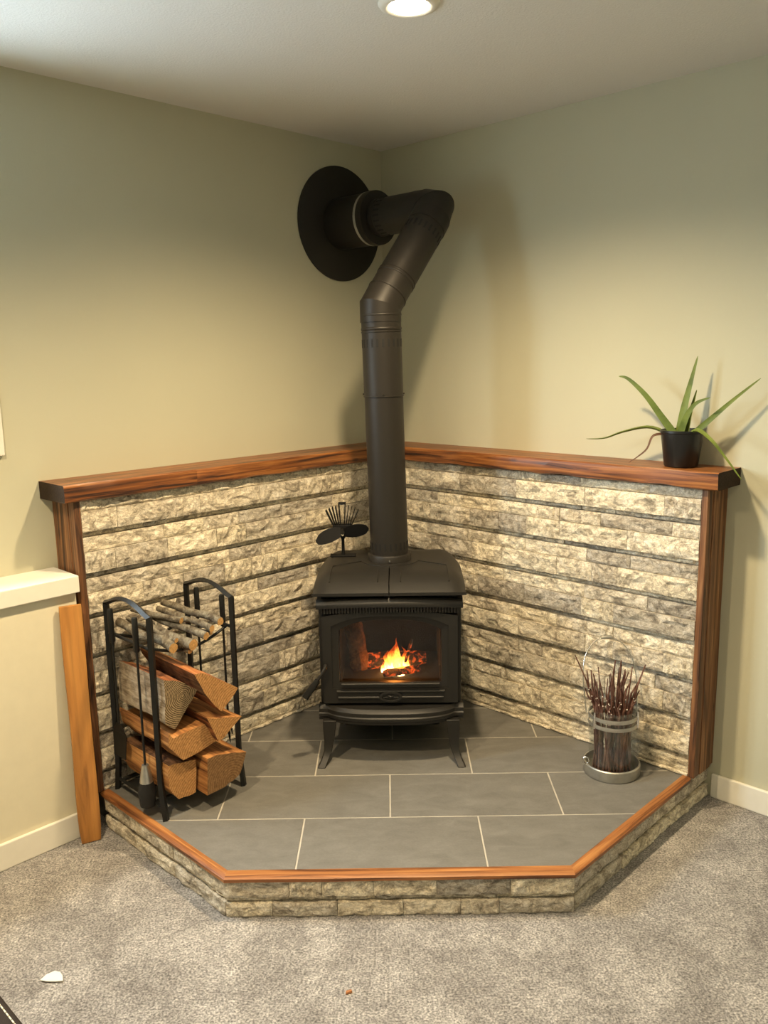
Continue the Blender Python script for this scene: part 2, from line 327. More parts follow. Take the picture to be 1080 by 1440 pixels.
# ------------------------------------------------------------------ stones
STONES = {}
def stone_mesh(kind, h, var):
    key = (kind, round(h, 3), var)
    if key in STONES: return STONES[key]
    nx, nz_ = 16, 5 if h > .03 else 3
    dep = .05; vs = []; fs = []; sd = var*13.7+h*91
    for j in range(nz_+1):
        for i in range(nx+1):
            x, z = i/nx, h*j/nz_
            e = min(1, min(x, 1-x)*14)*min(1, min(j, nz_-j)*2+.25)
            p = Vector((x*.22*9+sd, z*9, sd))
            r = noise.fractal(p*2.4, .8, 2.1, 5)*.0085 + abs(noise.noise(p*5.3))*.006
            y = r*(.35+.65*e) - (1-e)*.0025
            zz = z+(noise.noise(Vector((x*7+sd, j*3.3, 2)))*.0016 if 0 < j < nz_ else (-.0012 if j == nz_ else .0012)+noise.noise(Vector((x*11+sd, j, 5)))*.0014)
            vs.append((x, max(-.012, min(.014, y)), zz))
    w = nx+1
    for j in range(nz_):
        for i in range(nx):
            q = (j*w+i, j*w+i+1, (j+1)*w+i+1, (j+1)*w+i)
            fs += [(q[0], q[2], q[1]), (q[0], q[3], q[2])] if (i+j+var) % 2 else [(q[0], q[3], q[1]), (q[1], q[3], q[2])]
    n = len(vs); per = [i for i in range(w)]+[j*w+nx for j in range(1, nz_+1)]+[nz_*w+i for i in range(nx-1, -1, -1)]+[j*w for j in range(nz_-1, 0, -1)]
    vs += [(vs[i][0], -dep, vs[i][2]) for i in per]; K = len(per)
    for k in range(K): fs.append((per[k], per[(k+1) % K], n+(k+1) % K, n+k))
    me = bpy.data.meshes.new('stone'); me.from_pydata(vs, [], fs)
    import bmesh
    bm = bmesh.new(); bm.from_mesh(me); bmesh.ops.recalc_face_normals(bm, faces=bm.faces)
    if sum(f.normal.y for f in bm.faces[:]) < 0: bmesh.ops.reverse_faces(bm, faces=bm.faces)
    bm.to_mesh(me); bm.free(); me.materials.append(MT['stone']); STONES[key] = me; return me
def stones(parent, p0, outdir, L, rows, lmin=.10, lmax=.34):
    """p0: world start of the run (left end looking at it from behind: local x grows along outdir x up)."""
    d = Vector((outdir[0], outdir[1])).normalized(); xd = Vector((d.y, -d.x)); rz = math.atan2(xd.y, xd.x)
    base = parent.location
    for z0, h, dep in rows:
        x = -random.uniform(0, .0)
        while x < L-.002:
            w = random.uniform(lmin, lmax)
            if L-x-w < lmin*.8: w = L-x
            g = .0008
            o = bpy.data.objects.new('stone', stone_mesh('s', h, random.randrange(7))); COL.objects.link(o); o.parent = parent
            dd = dep+random.uniform(-.0018, .0018)
            q = Vector((p0[0], p0[1]))+xd*(x+g)+d*dd
            o.location = (q.x-base.x, q.y-base.y, z0-base.z); o.rotation_euler = (0, 0, rz); o.scale = (w-2*g, 1, 1)
            x += w
def panel_rows(ztop):
    rows = []; k = -1
    while True:
        zb = .088+.152*k
        for lo, hi, dep in ((0, .077, .018), (.077, .131, .009), (.131, .152, -.005)):
            a, b = max(.001, zb+lo), min(ztop, zb+hi)
            if b-a > .009: rows.append((HZ+a, b-a, dep))
        k += 1
        if zb > ztop: break
    return rows
END = 1.745; SF = .158                      # stone run end, stone face distance from the wall
sl = thing('stone_wall', 'cream split-face stone wall under the left mantel, behind the log rack', 'stone wall', W(.9, .06, HZ))
MB().box(-.84, .845, -.058, .055, 0, 1.113).build('backing', MT['core'], sl, rz=ANG)
stones(sl, W(.15, SF), RV, END-.15, panel_rows(1.114))   # outdir rr -> local x = a
sr = thing('stone_wall', 'cream split-face stone wall under the right mantel, behind the jar of twigs', 'stone wall', W(.06, .9, HZ))
MB().box(-.058, .055, -.73, .845, 0, 1.113).build('backing', MT['core'], sr, rz=ANG)
stones(sr, W(SF, END), LV, END-.178, panel_rows(1.114))  # outdir l -> local x = -b

# ------------------------------------------------------------------ hearth
OUT = 1.757                                  # riser face position along each wall
def isect(p, d, y):
    t = (y-p.y)/d.y; return Vector((p.x+d.x*t, y))
YF = -.345
def line_a(a): return W(a, 0).to_2d(), RV
def line_b(b): return W(0, b).to_2d(), LV
def hearth_poly(out, yf):
    pl = isect(*line_a(out), yf); pr = isect(*line_b(out), yf); return pl, pr
hearth = thing('hearth', 'raised hearth of grey tiles edged with cedar and faced with split stone', 'hearth', (0, .2, 0))
HB = Vector((0, .2))
pl, pr = hearth_poly(OUT-.03, YF+.03)
core = [W(OUT-.03, .02).to_2d(), pl, pr, W(.02, OUT-.03).to_2d(), W(.02, .02).to_2d()]
MB().prism([tuple(p-HB) for p in core], 0, HZ-.008).build('base', MT['core'], hearth)
TL = .028                                    # width of wood edging
ti_l, ti_r = hearth_poly(OUT-TL, -.308)
bed = [W(END, SF-.02).to_2d(), W(OUT-TL, SF-.02).to_2d(), ti_l, ti_r, W(SF-.02, OUT-TL).to_2d(), W(SF-.02, SF-.02).to_2d()]
bed = [W(OUT-TL, SF-.02).to_2d(), ti_l, ti_r, W(SF-.02, OUT-TL).to_2d(), W(SF-.02, SF-.02).to_2d()]
MB().prism([tuple(p-HB) for p in bed], HZ-.008, HZ-.0015).build('grout_bed', MT['grout'], hearth)
def clip(poly, clipper):
    out = poly; n = len(clipper); area = sum(clipper[i].x*clipper[(i+1) % n].y-clipper[(i+1) % n].x*clipper[i].y for i in range(n))
    sg = 1 if area > 0 else -1
    for i in range(n):
        A, B = clipper[i], clipper[(i+1) % n]; inp = out; out = []
        def side(p): return sg*((B.x-A.x)*(p.y-A.y)-(B.y-A.y)*(p.x-A.x))
        for k in range(len(inp)):
            p, q = inp[k], inp[(k+1) % len(inp)]; sp, sq = side(p), side(q)
            if sp >= 0: out.append(p)
            if (sp >= 0) != (sq >= 0): out.append(p+(q-p)*(sp/(sp-sq)))
        if not out: break
    return out
TX, TY, G = .613, .308, .0028
for r, off in enumerate((.31, .0, .321, .0115, .31)):
    y0 = -.308 if r == 0 else (r-1)*TY; y1 = 0 if r == 0 else r*TY
    for i in range(-4, 4):
        x0 = off+i*TX; q = clip([Vector(t) for t in ((x0+G, y0+G), (x0+TX-G, y0+G), (x0+TX-G, y1-G), (x0+G, y1-G))], bed)
        if len(q) >= 3 and abs(sum(q[k].x*q[(k+1) % len(q)].y-q[(k+1) % len(q)].x*q[k].y for k in range(len(q)))) > .004:
            cx = sum(p.x for p in q)/len(q); cy = sum(p.y for p in q)/len(q)
            MB().prism([(p.x-cx, p.y-cy) for p in q], -.006, 0).build('tile', MT['tile'], hearth, (cx-HB.x, cy-HB.y, HZ), bevel=.0012, seg=1)
# riser stones: proud upper strip, thin recess, lower strip
RR = [(.001, .048, .012), (.049, .018, -.002), (.067, .060, .010)]
pl, pr = hearth_poly(OUT-.012, YF+.012)
stones(hearth, (pr.x+.008, pr.y), (0, -1), pr.x-pl.x+.016, RR, .10, .27)
Lr = (Vector((pr.x, pr.y))-W(0, OUT-.012).to_2d()).length
stones(hearth, W(0.004, OUT-.012), RV, Lr-.012, RR, .14, .34)
Ll = (Vector((pl.x, pl.y))-W(OUT-.012, 0.18).to_2d()).length
stones(hearth, pl-RV*.006, LV, Ll-.012, RR, .14, .34)
# cedar edging, mitred
def edging(pts_o, pts_i, z0, z1):
    d = (Vector(pts_o[1])-Vector(pts_o[0])).normalized(); rz = math.atan2(d.y, d.x); mid = (Vector(pts_o[0])+Vector(pts_o[1]))/2
    mt = Matrix.Rotation(-rz, 2); n = 14; rings = []
    for k in range(n+1):
        t = k/n; o_ = mt @ (Vector(pts_o[0]).lerp(Vector(pts_o[1]), t)-mid); i_ = mt @ (Vector(pts_i[0]).lerp(Vector(pts_i[1]), t)-mid)
        w = nz((t*5, rz, 0), 1)*.0012; e = (o_-i_)
        rings.append([(i_.x, i_.y, z1), (i_.x+e.x*.72, i_.y+e.y*.72, z1+w), (o_.x, o_.y, z1-.005+w), (o_.x, o_.y, z0+w), (i_.x, i_.y, z0)])
    MB().loft(rings).build('edge_strip', MT['trimw'], hearth, (mid.x-HB.x, mid.y-HB.y, 0), rz, smooth=35)
ol, orr = hearth_poly(OUT+.006, YF-.006)
zt0, zt1 = HZ-.012, HZ+.004
edging((ol, orr), (ti_l, ti_r), zt0, zt1)
edging((orr, W(.177, OUT+.006).to_2d()), (ti_r, W(.177, OUT-TL).to_2d()), zt0, zt1)
edging((W(OUT+.006, .177).to_2d(), ol), (W(OUT-TL, .177).to_2d(), ti_l), zt0, zt1)

# ------------------------------------------------------------------ mantel and posts
MZ0, MZ1, MD, ML = HZ+1.116, HZ+1.180, .199, 1.812
def mantel_board(parent, x0, x1, mitre0, flip, mt, seed):
    """local x along wall, y outward (sign flip), rough lower front edge"""
    n = max(8, int((x1-x0)/.04)); rings = []
    for k in range(n+1):
        t = k/n; r = []
        prof = [(0, MZ0), (MD-.012, MZ0), (MD-.002, MZ0+.006), (MD, MZ0+.03), (MD-.001, MZ1-.005), (MD-.006, MZ1), (0, MZ1)]
        for j, (y, z) in enumerate(prof):
            s0 = y if mitre0 else x0
            x = s0+(x1-s0)*t
            if 0 < j < 6:
                y += nz((x*6+seed, j*.6, 0), 1)*.003
                if j in (1, 2): z += max(-.002, nz((x*9, seed, j*.3), 1)*.007)
                if j in (4, 5): z += nz((x*5, seed+3, 0), 1)*.0025
            r.append((x, y*flip, z-MZ0) if flip > 0 else (-x, y, z-MZ0))
        rings.append(r)
    m = MB(); m.loft(rings, cap=False); K = len(rings[0]); N = len(m.v)
    m.f.append(tuple(range(K-1, -1, -1))); m.m.append(1); m.f.append(tuple(range(N-K, N))); m.m.append(1)
    return m.build('shelf_board', [mt, MT['endw']], parent, smooth=30)
ml = thing('mantel_shelf', 'reddish cedar mantel shelf along the left wall above the log rack', 'mantel', W(0, 0, MZ0), ANG)
mantel_board(ml, 0, 1.27, True, 1, MT['mantel'], 1.0); mantel_board(ml, 1.2705, ML, False, 1, MT['mantel'], 5.0)
mr = thing('mantel_shelf', 'reddish cedar mantel shelf along the right wall below the aloe pot', 'mantel', W(0, 0, MZ0), ANG-PI/2)
# right wall frame: local x = -b, y = a  (rotation ANG-90deg maps x to -rr, y to l)
mantel_board(mr, 0, ML, True, -1, MT['mantel'], 9.0)
def post(label, loc, rz, s, z0):
    p = thing('wooden_post', label, 'post', loc, rz); H = MZ0-loc[2]
    def bd(y0, y1, x0, x1, nm, seed, zz=0.0):
        n = 18; rings = []
        for k in range(n+1):
            z = zz+(H-zz)*k/n; w = nz((z*4, seed, 0), 1)*.0015
            rings.append([(s*x0, y0, z), (s*(x1+w), y0, z), (s*(x1+w), y1+w, z), (s*x0, y1+w, z)])
        MB().loft(rings).build(nm, MT['post'], p, bevel=.002, seg=1)
    bd(.0, .036, -.015, .022, 'side_board', 2); bd(.039, .128, -.015, .027, 'side_board', 4); bd(.130, SF+.016, -.001, .024, 'edge_board', 6)
post('brown cedar post at the left end of the stone wall, above the half wall', W(END+.002, 0, HZ), ANG, 1, 0)
post('brown cedar post at the right end of the stone wall, below the aloe', W(0, END+.002, HZ), ANG-PI/2, -1, 0)

# ------------------------------------------------------------------ stove
ST = thing('wood_stove', 'black cast-iron wood stove with an arched glass door, burning', 'stove', (.013, .70, HZ), math.radians(-1.0))
S = MT['stove']
FY = -.245                                  # door face
# hollow body
m = MB(); m.box(-.283, -.235, FY+.02, .26, .165, .665).box(.235, .283, FY+.02, .26, .165, .665).box(-.235, .235, .21, .26, .165, .665)
m.box(-.235, .235, FY+.02, .21, .165, .285).box(-.235, .235, FY+.02, .21, .612, .665)
m.build('body', S, ST, bevel=.006)
m = MB(); m.box(-.2345, -.200, FY+.03, .2095, .2855, .6115).box(.200, .2345, FY+.03, .2095, .2855, .6115).box(-.2, .2, .175, .2095, .2855, .6115).box(-.2, .2, FY+.03, .175, .2855, .300)
m.build('firebrick_lining', MT['brick'], ST)
# lid: two arched leaves with rounded sides, skirt and front lip
def lid_leaf(s):
    nx, ny = 16, 14; rings = []
    def hw(y): return .300-.03*max(0, (y-.05)/.25)**2*1.2
    def zt(u, y):
        fr = min(1, max(0, (y+.285)/.15)); fz = .702+.052*(1-(1-fr)**2.2)
        ed = max(0, (u-.80)/.20); bk = max(0, (y-.22)/.06)
        return fz-.040*ed**2.2*(1 if fr > .3 else fr/.3)-.02*min(1, bk)**2
    top = []
    for j in range(ny+1):
        y = -.285+.565*j/ny; row = []
        for i in range(nx+1):
            u = (.002/.3)+(1-.002/.3)*i/nx; wdt = hw(y)*(1 if y < .2 else 1-.10*((y-.2)/.08)**2)
            row.append((s*u*wdt, y, zt(u, y)))
        top.append(row)
    m = MB(); vs = [p for r in top for p in r]; w = nx+1
    fs = [(j*w+i, j*w+i+1, (j+1)*w+i+1, (j+1)*w+i) for j in range(ny) for i in range(nx)]
    per = [i for i in range(w)]+[j*w+nx for j in range(1, ny+1)]+[ny*w+i for i in range(nx-1, -1, -1)]+[j*w for j in range(ny-1, 0, -1)]
    n = len(vs)
    for q in per: x, y, z = vs[q]; vs.append((x, y, .690 if True else z))
    K = len(per); fs += [(per[k], per[(k+1) % K], n+(k+1) % K, n+k) for k in range(K)]; fs.append(tuple(n+k for k in range(K)))
    o = m.add(vs, fs).build('lid', S, ST, smooth=38)
    # raised panel lines on the leaf
    r = MB()
    for pth in ([(s*.045, -.235), (s*.045, -.13)], [(s*.235, -.235), (s*.235, -.06), (s*.12, .02)]):
        P = [(x, y, zt(abs(x)/.3, y)+.0008) for a, b in zip(pth, pth[1:]) for x, y in [(a[0]+(b[0]-a[0])*k/8, a[1]+(b[1]-a[1])*k/8) for k in range(9)]]
        P = [P[0]]+[q for p_, q in zip(P, P[1:]) if (Vector(q)-Vector(p_)).length > 1e-4]
        r.tube(P, .0022, 6)
    r.build('raised_line', S, o, smooth=60)
lid_leaf(-1); lid_leaf(1)
# neck under the lid with dark convection slot
MB().box(-.268, .268, -.235, .25, .664, .691).build('neck', MT['slot'], ST)
MB().box(-.022, .022, -.252, -.234, .664, .684).build('lid_latch', MT['slot'], ST, bevel=.004)
m = MB(); rings = []
for k in range(25):
    x = -.288+.576*k/24; by = -.028*(1-(x/.288)**2); z = .632+.010*(1-(x/.288)**2)
    y = FY-.004+by*.6; rings.append([(x, -.20, z+.034), (x, y+.004, z+.034), (x, y-.012, z+.020), (x, y-.016, z+.010), (x, y-.014, z), (x, -.20, z)])
m.loft(rings).build('brow', S, ST, smooth=35)
m = MB()
for k in range(46):
    x = -.268+.536*k/45; q = 1-(x/.288)**2; y = FY-.003-.028*q*.6; z = .608+.010*q
    m.box(x-.0042, x+.0042, y-.004, y+.02, z, z+.022)
d = m.build('dentil_band', S, ST)
# door with arched opening
door = thing('door', '', ''); door.parent = ST
del door['label']; del door['category']
def ring_pts(hw_, z0, zs, zt, n=20):
    pts = [(hw_, z0), (hw_, zs)]
    for k in range(1, n):
        t = k/n; x = hw_*math.cos(PI*t); e = (1-abs(x/hw_)**3.2); pts.append((x, zs+(zt-zs)*e))
    return pts+[(-hw_, zs), (-hw_, z0)]
outer = ring_pts(.268, .238, .598, .616); inner = ring_pts(.2035, .322, .540, .583)
mid_o = ring_pts(.232, .300, .560, .600)
def fr(P, y): return [(x, y, z) for x, z in P]
m = MB(); m.loft([fr(outer, FY+.018), fr(outer, FY-.012), fr(mid_o, FY-.014), fr(mid_o, FY-.008), fr(inner, FY-.004), fr(inner, FY+.018)], cap=False)
n_ = len(outer); m.f += [(i, (i+1) % n_, 5*n_+(i+1) % n_, 5*n_+i) for i in range(n_)]; m.m += [0]*n_
m.build('door_frame', S, door, smooth=35)
gp = ring_pts(.206, .318, .541, .586)
MB().prism([(x, z) for x, z in gp], 0, .004).build('glass', MT['fireglass'], door, (0, FY+.008, 0), rot=(PI/2, 0, 0))
m = MB()
m.tube([(-.195, FY-.020, .320), (.195, FY-.020, .320)], .007, 8)
for z, w in ((.288, .215), (.262, .210)): m.tube([(-w, FY-.014, z), (w, FY-.014, z)], .0065, 8)
m.build('rib', S, door, smooth=60)
m = MB()
def ell(rx_, rz_, y): return [(rx_*math.cos(2*PI*k/28), y, .268+rz_*math.sin(2*PI*k/28)) for k in range(28)]
m.loft([ell(.046, .022, FY-.008), ell(.046, .022, FY-.026), ell(.036, .0155, FY-.026), ell(.034, .0135, FY-.017), ell(.020, .007, FY-.017), ell(.002, .001, FY-.024)])
m.build('emblem', S, door, smooth=40)
h = MB(); h.tube([(-.256, FY-.010, .398), (-.258, FY-.045, .396), (-.272, FY-.05, .372), (-.292, FY-.052, .345)], [.0075, .007, .006, .006], 10)
hd = h.build('handle', S, door, smooth=60)
MB().tube([(-.287, FY-.052, .352), (-.306, FY-.054, .326), (-.338, FY-.056, .283)], [.011, .0135, .0145], 14).build('grip', MT['iron'], hd, smooth=50)
# ash lip with bowed front
m = MB(); rings = []
for k in range(33):
    x = -.290+.58*k/32; q = max(0, 1-(abs(x)/.255)**3) if abs(x) < .255 else 0; y = FY-.010-.062*q**.8
    rings.append([(x, FY+.03, .228), (x, y+.016, .228), (x, y+.010, .219), (x, y+.003, .214), (x, y+.003, .199), (x, y-.002, .195), (x, y-.002, .184), (x, y+.004, .180), (x, y+.004, .168), (x, y+.02, .162), (x, FY+.03, .162)])
m.loft(rings).build('ash_lip', S, ST, smooth=28)
MB().box(-.205, .205, -.06, .20, .05, .166).build('under_block', MT['slot'], ST, bevel=.01)  # near-black box filling the space beneath the body
tg = MB()
for k in range(6): tg.box(.130+k*.006, .134+k*.006, -.235, -.232, .156, .162+.003*(k % 2))
tg.build('tag', MT['chrome'], ST)
for sx in (-1, 1):
    for sy, y in ((-1, -.262), (1, .20)):
        rings = []
        for k, (z, ox, oy, w) in enumerate([(.175, 0, 0, .027), (.14, .002, .003, .025), (.09, .004, .008, .020), (.05, .009, .018, .016), (.022, .020, .040, .0145), (.008, .029, .060, .015), (0, .032, .068, .016)]):
            x = sx*(.246+ox); yy = y+sy*oy
            rings.append([(x-w, yy-w*.8, z), (x+w, yy-w*.8, z), (x+w, yy+w*.8, z), (x-w, yy+w*.8, z)])
        MB().loft(rings).build('leg', S, ST, smooth=30, bevel=.003)

# fire
fire = thing('fire', 'bright orange and yellow flames burning behind the stove glass', 'fire', (.025, .60, HZ+.300))
def flame(x, y, h, w, seed, z=0.0):
    rings = []
    for k in range(13):
        t = k/12; r = w*(math.sin(PI*min(1, t*.80+.17))**.8)*(1-t**3)+.0006
        cx = x+nz((t*2.2, seed, 0), 1)*.035*t; cy = y+nz((t*2.2, seed+9, 0), 1)*.02*t
        rings.append([(cx+r*(1+.35*nz((math.cos(a)*1.3, t*3, seed), 1))*math.cos(a), cy+.55*r*math.sin(a), z+h*t) for a in [2*PI*i/12 for i in range(12)]])
    MB().loft(rings).build('flame', MT['flame'], fire, smooth=80)
for f in [(.005, 0, .135, .030, 1), (.04, .01, .115, .022, 2), (-.022, .015, .10, .024, 3.3), (.022, -.02, .075, .026, 4.1), (-.045, .02, .055, .014, 5.7), (.062, .015, .05, .012, 6.2), (.012, .01, .155, .012, 7.9)]: flame(*f)
fl = bpy.data.lights.new('fire_glow', 'POINT'); fl.energy = .9; fl.color = (1, .38, .08); fl.shadow_soft_size = .03
fo = bpy.data.objects.new('fire_glow', fl); COL.objects.link(fo); fo.parent = fire; fo.location = (.0, -.055, .07)
def firebox_piece(p, q, r, label, seed, mt):
    P, Q = Vector(p), Vector(q); rings = []; d = (Q-P); L = d.length
    m = MB(); n = 8; k = 9; u = Vector((0, 0, 1)) if abs(d.normalized().z) < .8 else Vector((1, 0, 0)); w = d.normalized().cross(u).normalized(); u = w.cross(d.normalized())
    for j in range(n+1):
        c = P.lerp(Q, j/n)-P; rr_ = r*(.75 if j in (0, n) else 1)
        rings.append([c+(u*math.cos(2*PI*i/k)+w*math.sin(2*PI*i/k))*rr_*(1+.25*nz((i*.9, j*.7, seed), 1)) for i in range(k)])
    o = m.loft(rings).build('firebox_piece', mt, None, P, smooth=30); tag(o, label, 'log', 'burning logs and bark-coloured piece inside the stove'); return o
firebox_piece((-.16, .66, HZ+.335), (.16, .68, HZ+.338), .034, 'charred log lying flat at the back of the firebox', 1, MT['ember'])
firebox_piece((-.115, .58, HZ+.325), (-.145, .63, HZ+.53), .038, 'brown bark-coloured piece leaning upright at the left of the firebox', 2, MT['bark'])  # upright rounded piece in plain dark bark colour
firebox_piece((-.02, .555, HZ+.318), (.13, .60, HZ+.322), .017, 'small ember stick under the flames', 3, MT['ember'])
firebox_piece((.07, .57, HZ+.36), (.10, .60, HZ+.45), .006, 'thin burning twig rising right of the flames', 4, MT['ember'])

# ------------------------------------------------------------------ flue
FL = thing('stove_pipe', 'black flue pipe rising from the stove and bending into the left wall', 'stove pipe', (.0135, .75, HZ+.75))
base = FL.location.copy()
def rel(p): return Vector(p)-base
PR = .0805
B0 = Vector((.0135, .75, HZ+.75)); B1 = Vector((-.006, .75, HZ+1.768)); E1 = Vector((-.008, .75, HZ+1.80))
TA, TZ = .285, HZ+2.212
E2 = W(TA, .603, TZ); TW = W(TA, .0, TZ)
dv = (B1-B0).normalized(); ds = (E2-E1).normalized(); dh = (TW-E2).normalized()
P_ = MT['pipe']
def seg(p, q, r, name='pipe_section', mt=None, n=40): return MB().tube([rel(p), rel(q)], r, n, up=(0, 1, 0.01) if abs((Vector(q)-Vector(p)).normalized().z) > .8 else (0, 0, 1)).build(name, mt or P_, FL, smooth=40)
def band(p, d, r, w): return MB().tube([rel(p-d*w), rel(p-d*w*.6), rel(p+d*w*.6), rel(p+d*w)], [r, r+.0022, r+.0022, r], 40).build('seam_band', P_, FL, smooth=50)
def slots(p, d, r, n=22, ln=.032, w=.0052):
    d = d.normalized(); u = d.orthogonal().normalized(); v = d.cross(u); m = MB()
    for k in range(n):
        a = 2*PI*k/n; o = u*math.cos(a)+v*math.sin(a); t = d.cross(o); c = rel(p)
        vs = [c+o*(r+dz)+t*sx*w*.5*1.6+d*sl*ln*.5 for dz in (-.004, .0006) for sl in (-1, 1) for sx in (-1, 1)]
        m.add(vs, [(0,1,3,2),(4,6,7,5),(0,4,5,1),(2,3,7,6),(0,2,6,4),(1,5,7,3)])
    m.build('vent_slot_ring', MT['slot'], FL)['kind'] = 'stuff'
zb = lambda z: B0+dv*((HZ+z-B0.z)/dv.z)
MB().lathe([(.05, -.008), (.092, -.008), (.092, .030), (.088, .036), (.05, .036)], 40).build('collar', P_, FL, smooth=40)
MB().lathe([(.05, -.004), (.125, -.004), (.123, .006), (.05, .007)], 48).build('flue_plate', S, FL, smooth=40)
seg(zb(.755), zb(1.443), PR-.0012); seg(zb(1.443), zb(1.765), PR)
band(zb(1.4435), dv, PR, .003); band(zb(1.712), dv, PR, .006); band(zb(1.70), dv, PR, .003); band(zb(1.766), dv, PR+.001, .005)
slots(zb(.822), dv, PR-.001); slots(zb(1.655), dv, PR)
for x, y in ((-1, 0), (1, 0), (0, -1)):
    c = rel(zb(1.452))+Vector((x, y, 0))*PR; MB().tube([c-Vector((x, y, 0))*.002, c+Vector((x, y, 0))*.005], [.004, .003], 8).build('screw', P_, FL, smooth=50)
c = rel(zb(.768)); MB().tube([c+Vector((0, -.090, 0)), c+Vector((0, -.097, 0))], [.005, .004], 10).build('screw', MT['chrome'], FL, smooth=50)
def gore_elbow(pts, r, n=40, up=None):
    t = MB(); t.tube([rel(p) for p in pts], r, n, up=up); m = MB(); K = len(pts)
    rg = [[Vector(v) for v in t.v[i*n:(i+1)*n]] for i in range(K)]
    for i in range(K-1):
        sc = 1.0 if i % 2 else 1.016
        m.loft([[rel(pts[j])+(v-rel(pts[j]))*sc for v in rg[j]] for j in (i, i+1)])
    return m.build('elbow', P_, FL, smooth=30)
# lower elbow: mitred gores
def gores(p, d0, d1, n, r, reach):
    a = p-d0*reach; e = p+d1*reach; pts = [a]
    for k in range(1, n):
        t = k/n; q = (a*(1-t)**2+p*2*t*(1-t)+e*t**2); pts.append(q)
    pts.append(e); return pts
pts = gores(E1, dv, ds, 2, PR, .062); pts[1] = E1*.86+pts[1]*.14
gore_elbow(pts, PR+.0012, up=(0, 1, .01))
band(E1+ds*.063, ds, PR+.001, .004)
e1o = E1+ds*.06; e2i = E2-ds*.105
seg(e1o, e2i, PR); band(E1+ds*.135, ds, PR, .005); band(E1+ds*.150, ds, PR, .003); slots(E2-ds*.150, ds, PR)
pts = [E2-ds*.112, E2-ds*.060+dh*.003, E2-ds*.016+dh*.016, E2+dh*.060-ds*.003, E2+dh*.112]
gore_elbow(pts, PR+.0012)
hb = lambda b: W(TA, b, TZ)
seg(E2+dh*.10, hb(.245), PR); slots(hb(.315), dh, PR, 22, .034); band(hb(.285), dh, PR, .004)
MB().tube([rel(hb(b)) for b in (.262, .258, .228, .224)], [.085, .117, .119, .117], 48).build('end_cap', P_, FL, smooth=35)
MB().tube([rel(hb(b)) for b in (.225, .211)], [.1175, .1175], 48).build('steel_ring', MT['steel'], FL, smooth=35)
MB().tube([rel(hb(b)) for b in (.212, .004)], [.115, .115], 48).build('thimble', P_, FL, smooth=35)
MB().tube([rel(hb(b)) for b in (.001, .010, .013)], [.257, .257, .252], 64).build('wall_plate', P_, FL, smooth=35)

# ------------------------------------------------------------------ stove fan
FAN = thing('stove_fan', 'small black heat-powered fan with fin crown standing on the stove', 'fan', (-.188, .83, HZ+.7545))
F = MT['fan']
MB().box(-.056, .056, -.022, .022, 0, .005).build('foot', F, FAN, bevel=.002)
MB().tube([(0, 0, .004), (0, 0, .07), (0, 0, .085)], [.0075, .006, .010], 10, sy=.6).build('stem', F, FAN, smooth=50)
MB().tube([(-.001, 0, .078), (-.026, 0, .105), (-.032, 0, .125)], .0055, 8).build('arm', F, FAN, smooth=50); MB().tube([(.001, 0, .078), (.026, 0, .105), (.032, 0, .125)], .0055, 8).build('arm', F, FAN, smooth=50)
MB().box(-.042, .042, -.02, .02, .122, .138).build('fin_base', F, FAN, bevel=.003)
for k in (0, 1, 2, 3, 4, 6, 7, 8, 9, 10):
    t = (k-5)/5; x0 = t*.040; x1 = t*.070; zt = .222-.020*t*t if k not in (4, 6) else .2305
    MB().add([(x0-.0016, -.018, .136), (x0+.0016, -.018, .136), (x0+.0016, .018, .136), (x0-.0016, .018, .136), (x1-.0016, -.02, zt), (x1+.0016, -.02, zt), (x1+.0016, .02, zt), (x1-.0016, .02, zt)],
             [(0,1,2,3),(4,5,6,7),(0,1,5,4),(1,2,6,5),(2,3,7,6),(3,0,4,7)]).build('fin', F, FAN)
MB().box(-.0158, .0158, -.019, .019, .2285, .2335).build('fin_bridge', F, FAN)
MB().tube([(0, -.018, .112), (0, -.045, .112)], [.013, .010], 14).build('hub', MT['stove'], FAN, smooth=40)
for s in (-1, 1):
    rings = []
    for k in range(11):
        t = k/10; x = s*(.006+.108*t); w = .010+.020*math.sin(PI*min(1, .15+.75*t)); w *= (1 if t < .85 else math.sqrt(max(.05, 1-((t-.85)/.15)**2)))
        zc = .112+s*.022*t*(.6 if s > 0 else 1.1)-(.012*t*t if s < 0 else 0)
        rings.append([(x, -.043-w*.35*s, zc+w), (x, -.040-w*.35*s, zc+w), (x, -.040+w*.35*s, zc-w), (x, -.043+w*.35*s, zc-w)])
    MB().loft(rings).build('blade', F, FAN, smooth=40)

# ------------------------------------------------------------------ log rack, tools, wood
RA0, RA1, RB0, RB1 = 1.362, 1.700, .216, .515
IR = MT['iron']
rack = thing('log_rack', 'black iron log rack with two arched ends beside the stove', 'log rack', W(RA1, RB0, HZ), ANG)
for ea, sg in ((0, 1), (RA0-RA1, -1)):
    D = RB1-RB0; P = [(ea+sg*.0, -.018, 0), (ea, 0, .11), (ea, 0, .735)]
    ar = [(ea, D*k/12, .738+.040*math.sin(PI*k/12)) for k in range(1, 12)]
    P = [(ea, -.020, .0), (ea, -.004, .10), (ea, 0, .14), (ea, 0, .742)]+ar+[(ea, D, .742), (ea, D, .14), (ea, D+.004, .10), (ea, D+.020, .0)]
    MB().tube(P, .0105, 4, sx=1.25, sy=.8, up=(1, 0, 0)).build('end_frame', IR, rack)
    MB().tube([(ea, 0, .628), (ea, D, .628)], .006, 8).build('crossbar', IR, rack, smooth=50)
    MB().tube([(ea, 0, .048), (ea, D, .048)], .008, 4).build('crossbar', IR, rack)
for b in (.03, .15, .27): MB().tube([(0, b, .0565), (RA0-RA1, b, .0565)], .008, 8).build('bottom_rail', IR, rack, smooth=50)
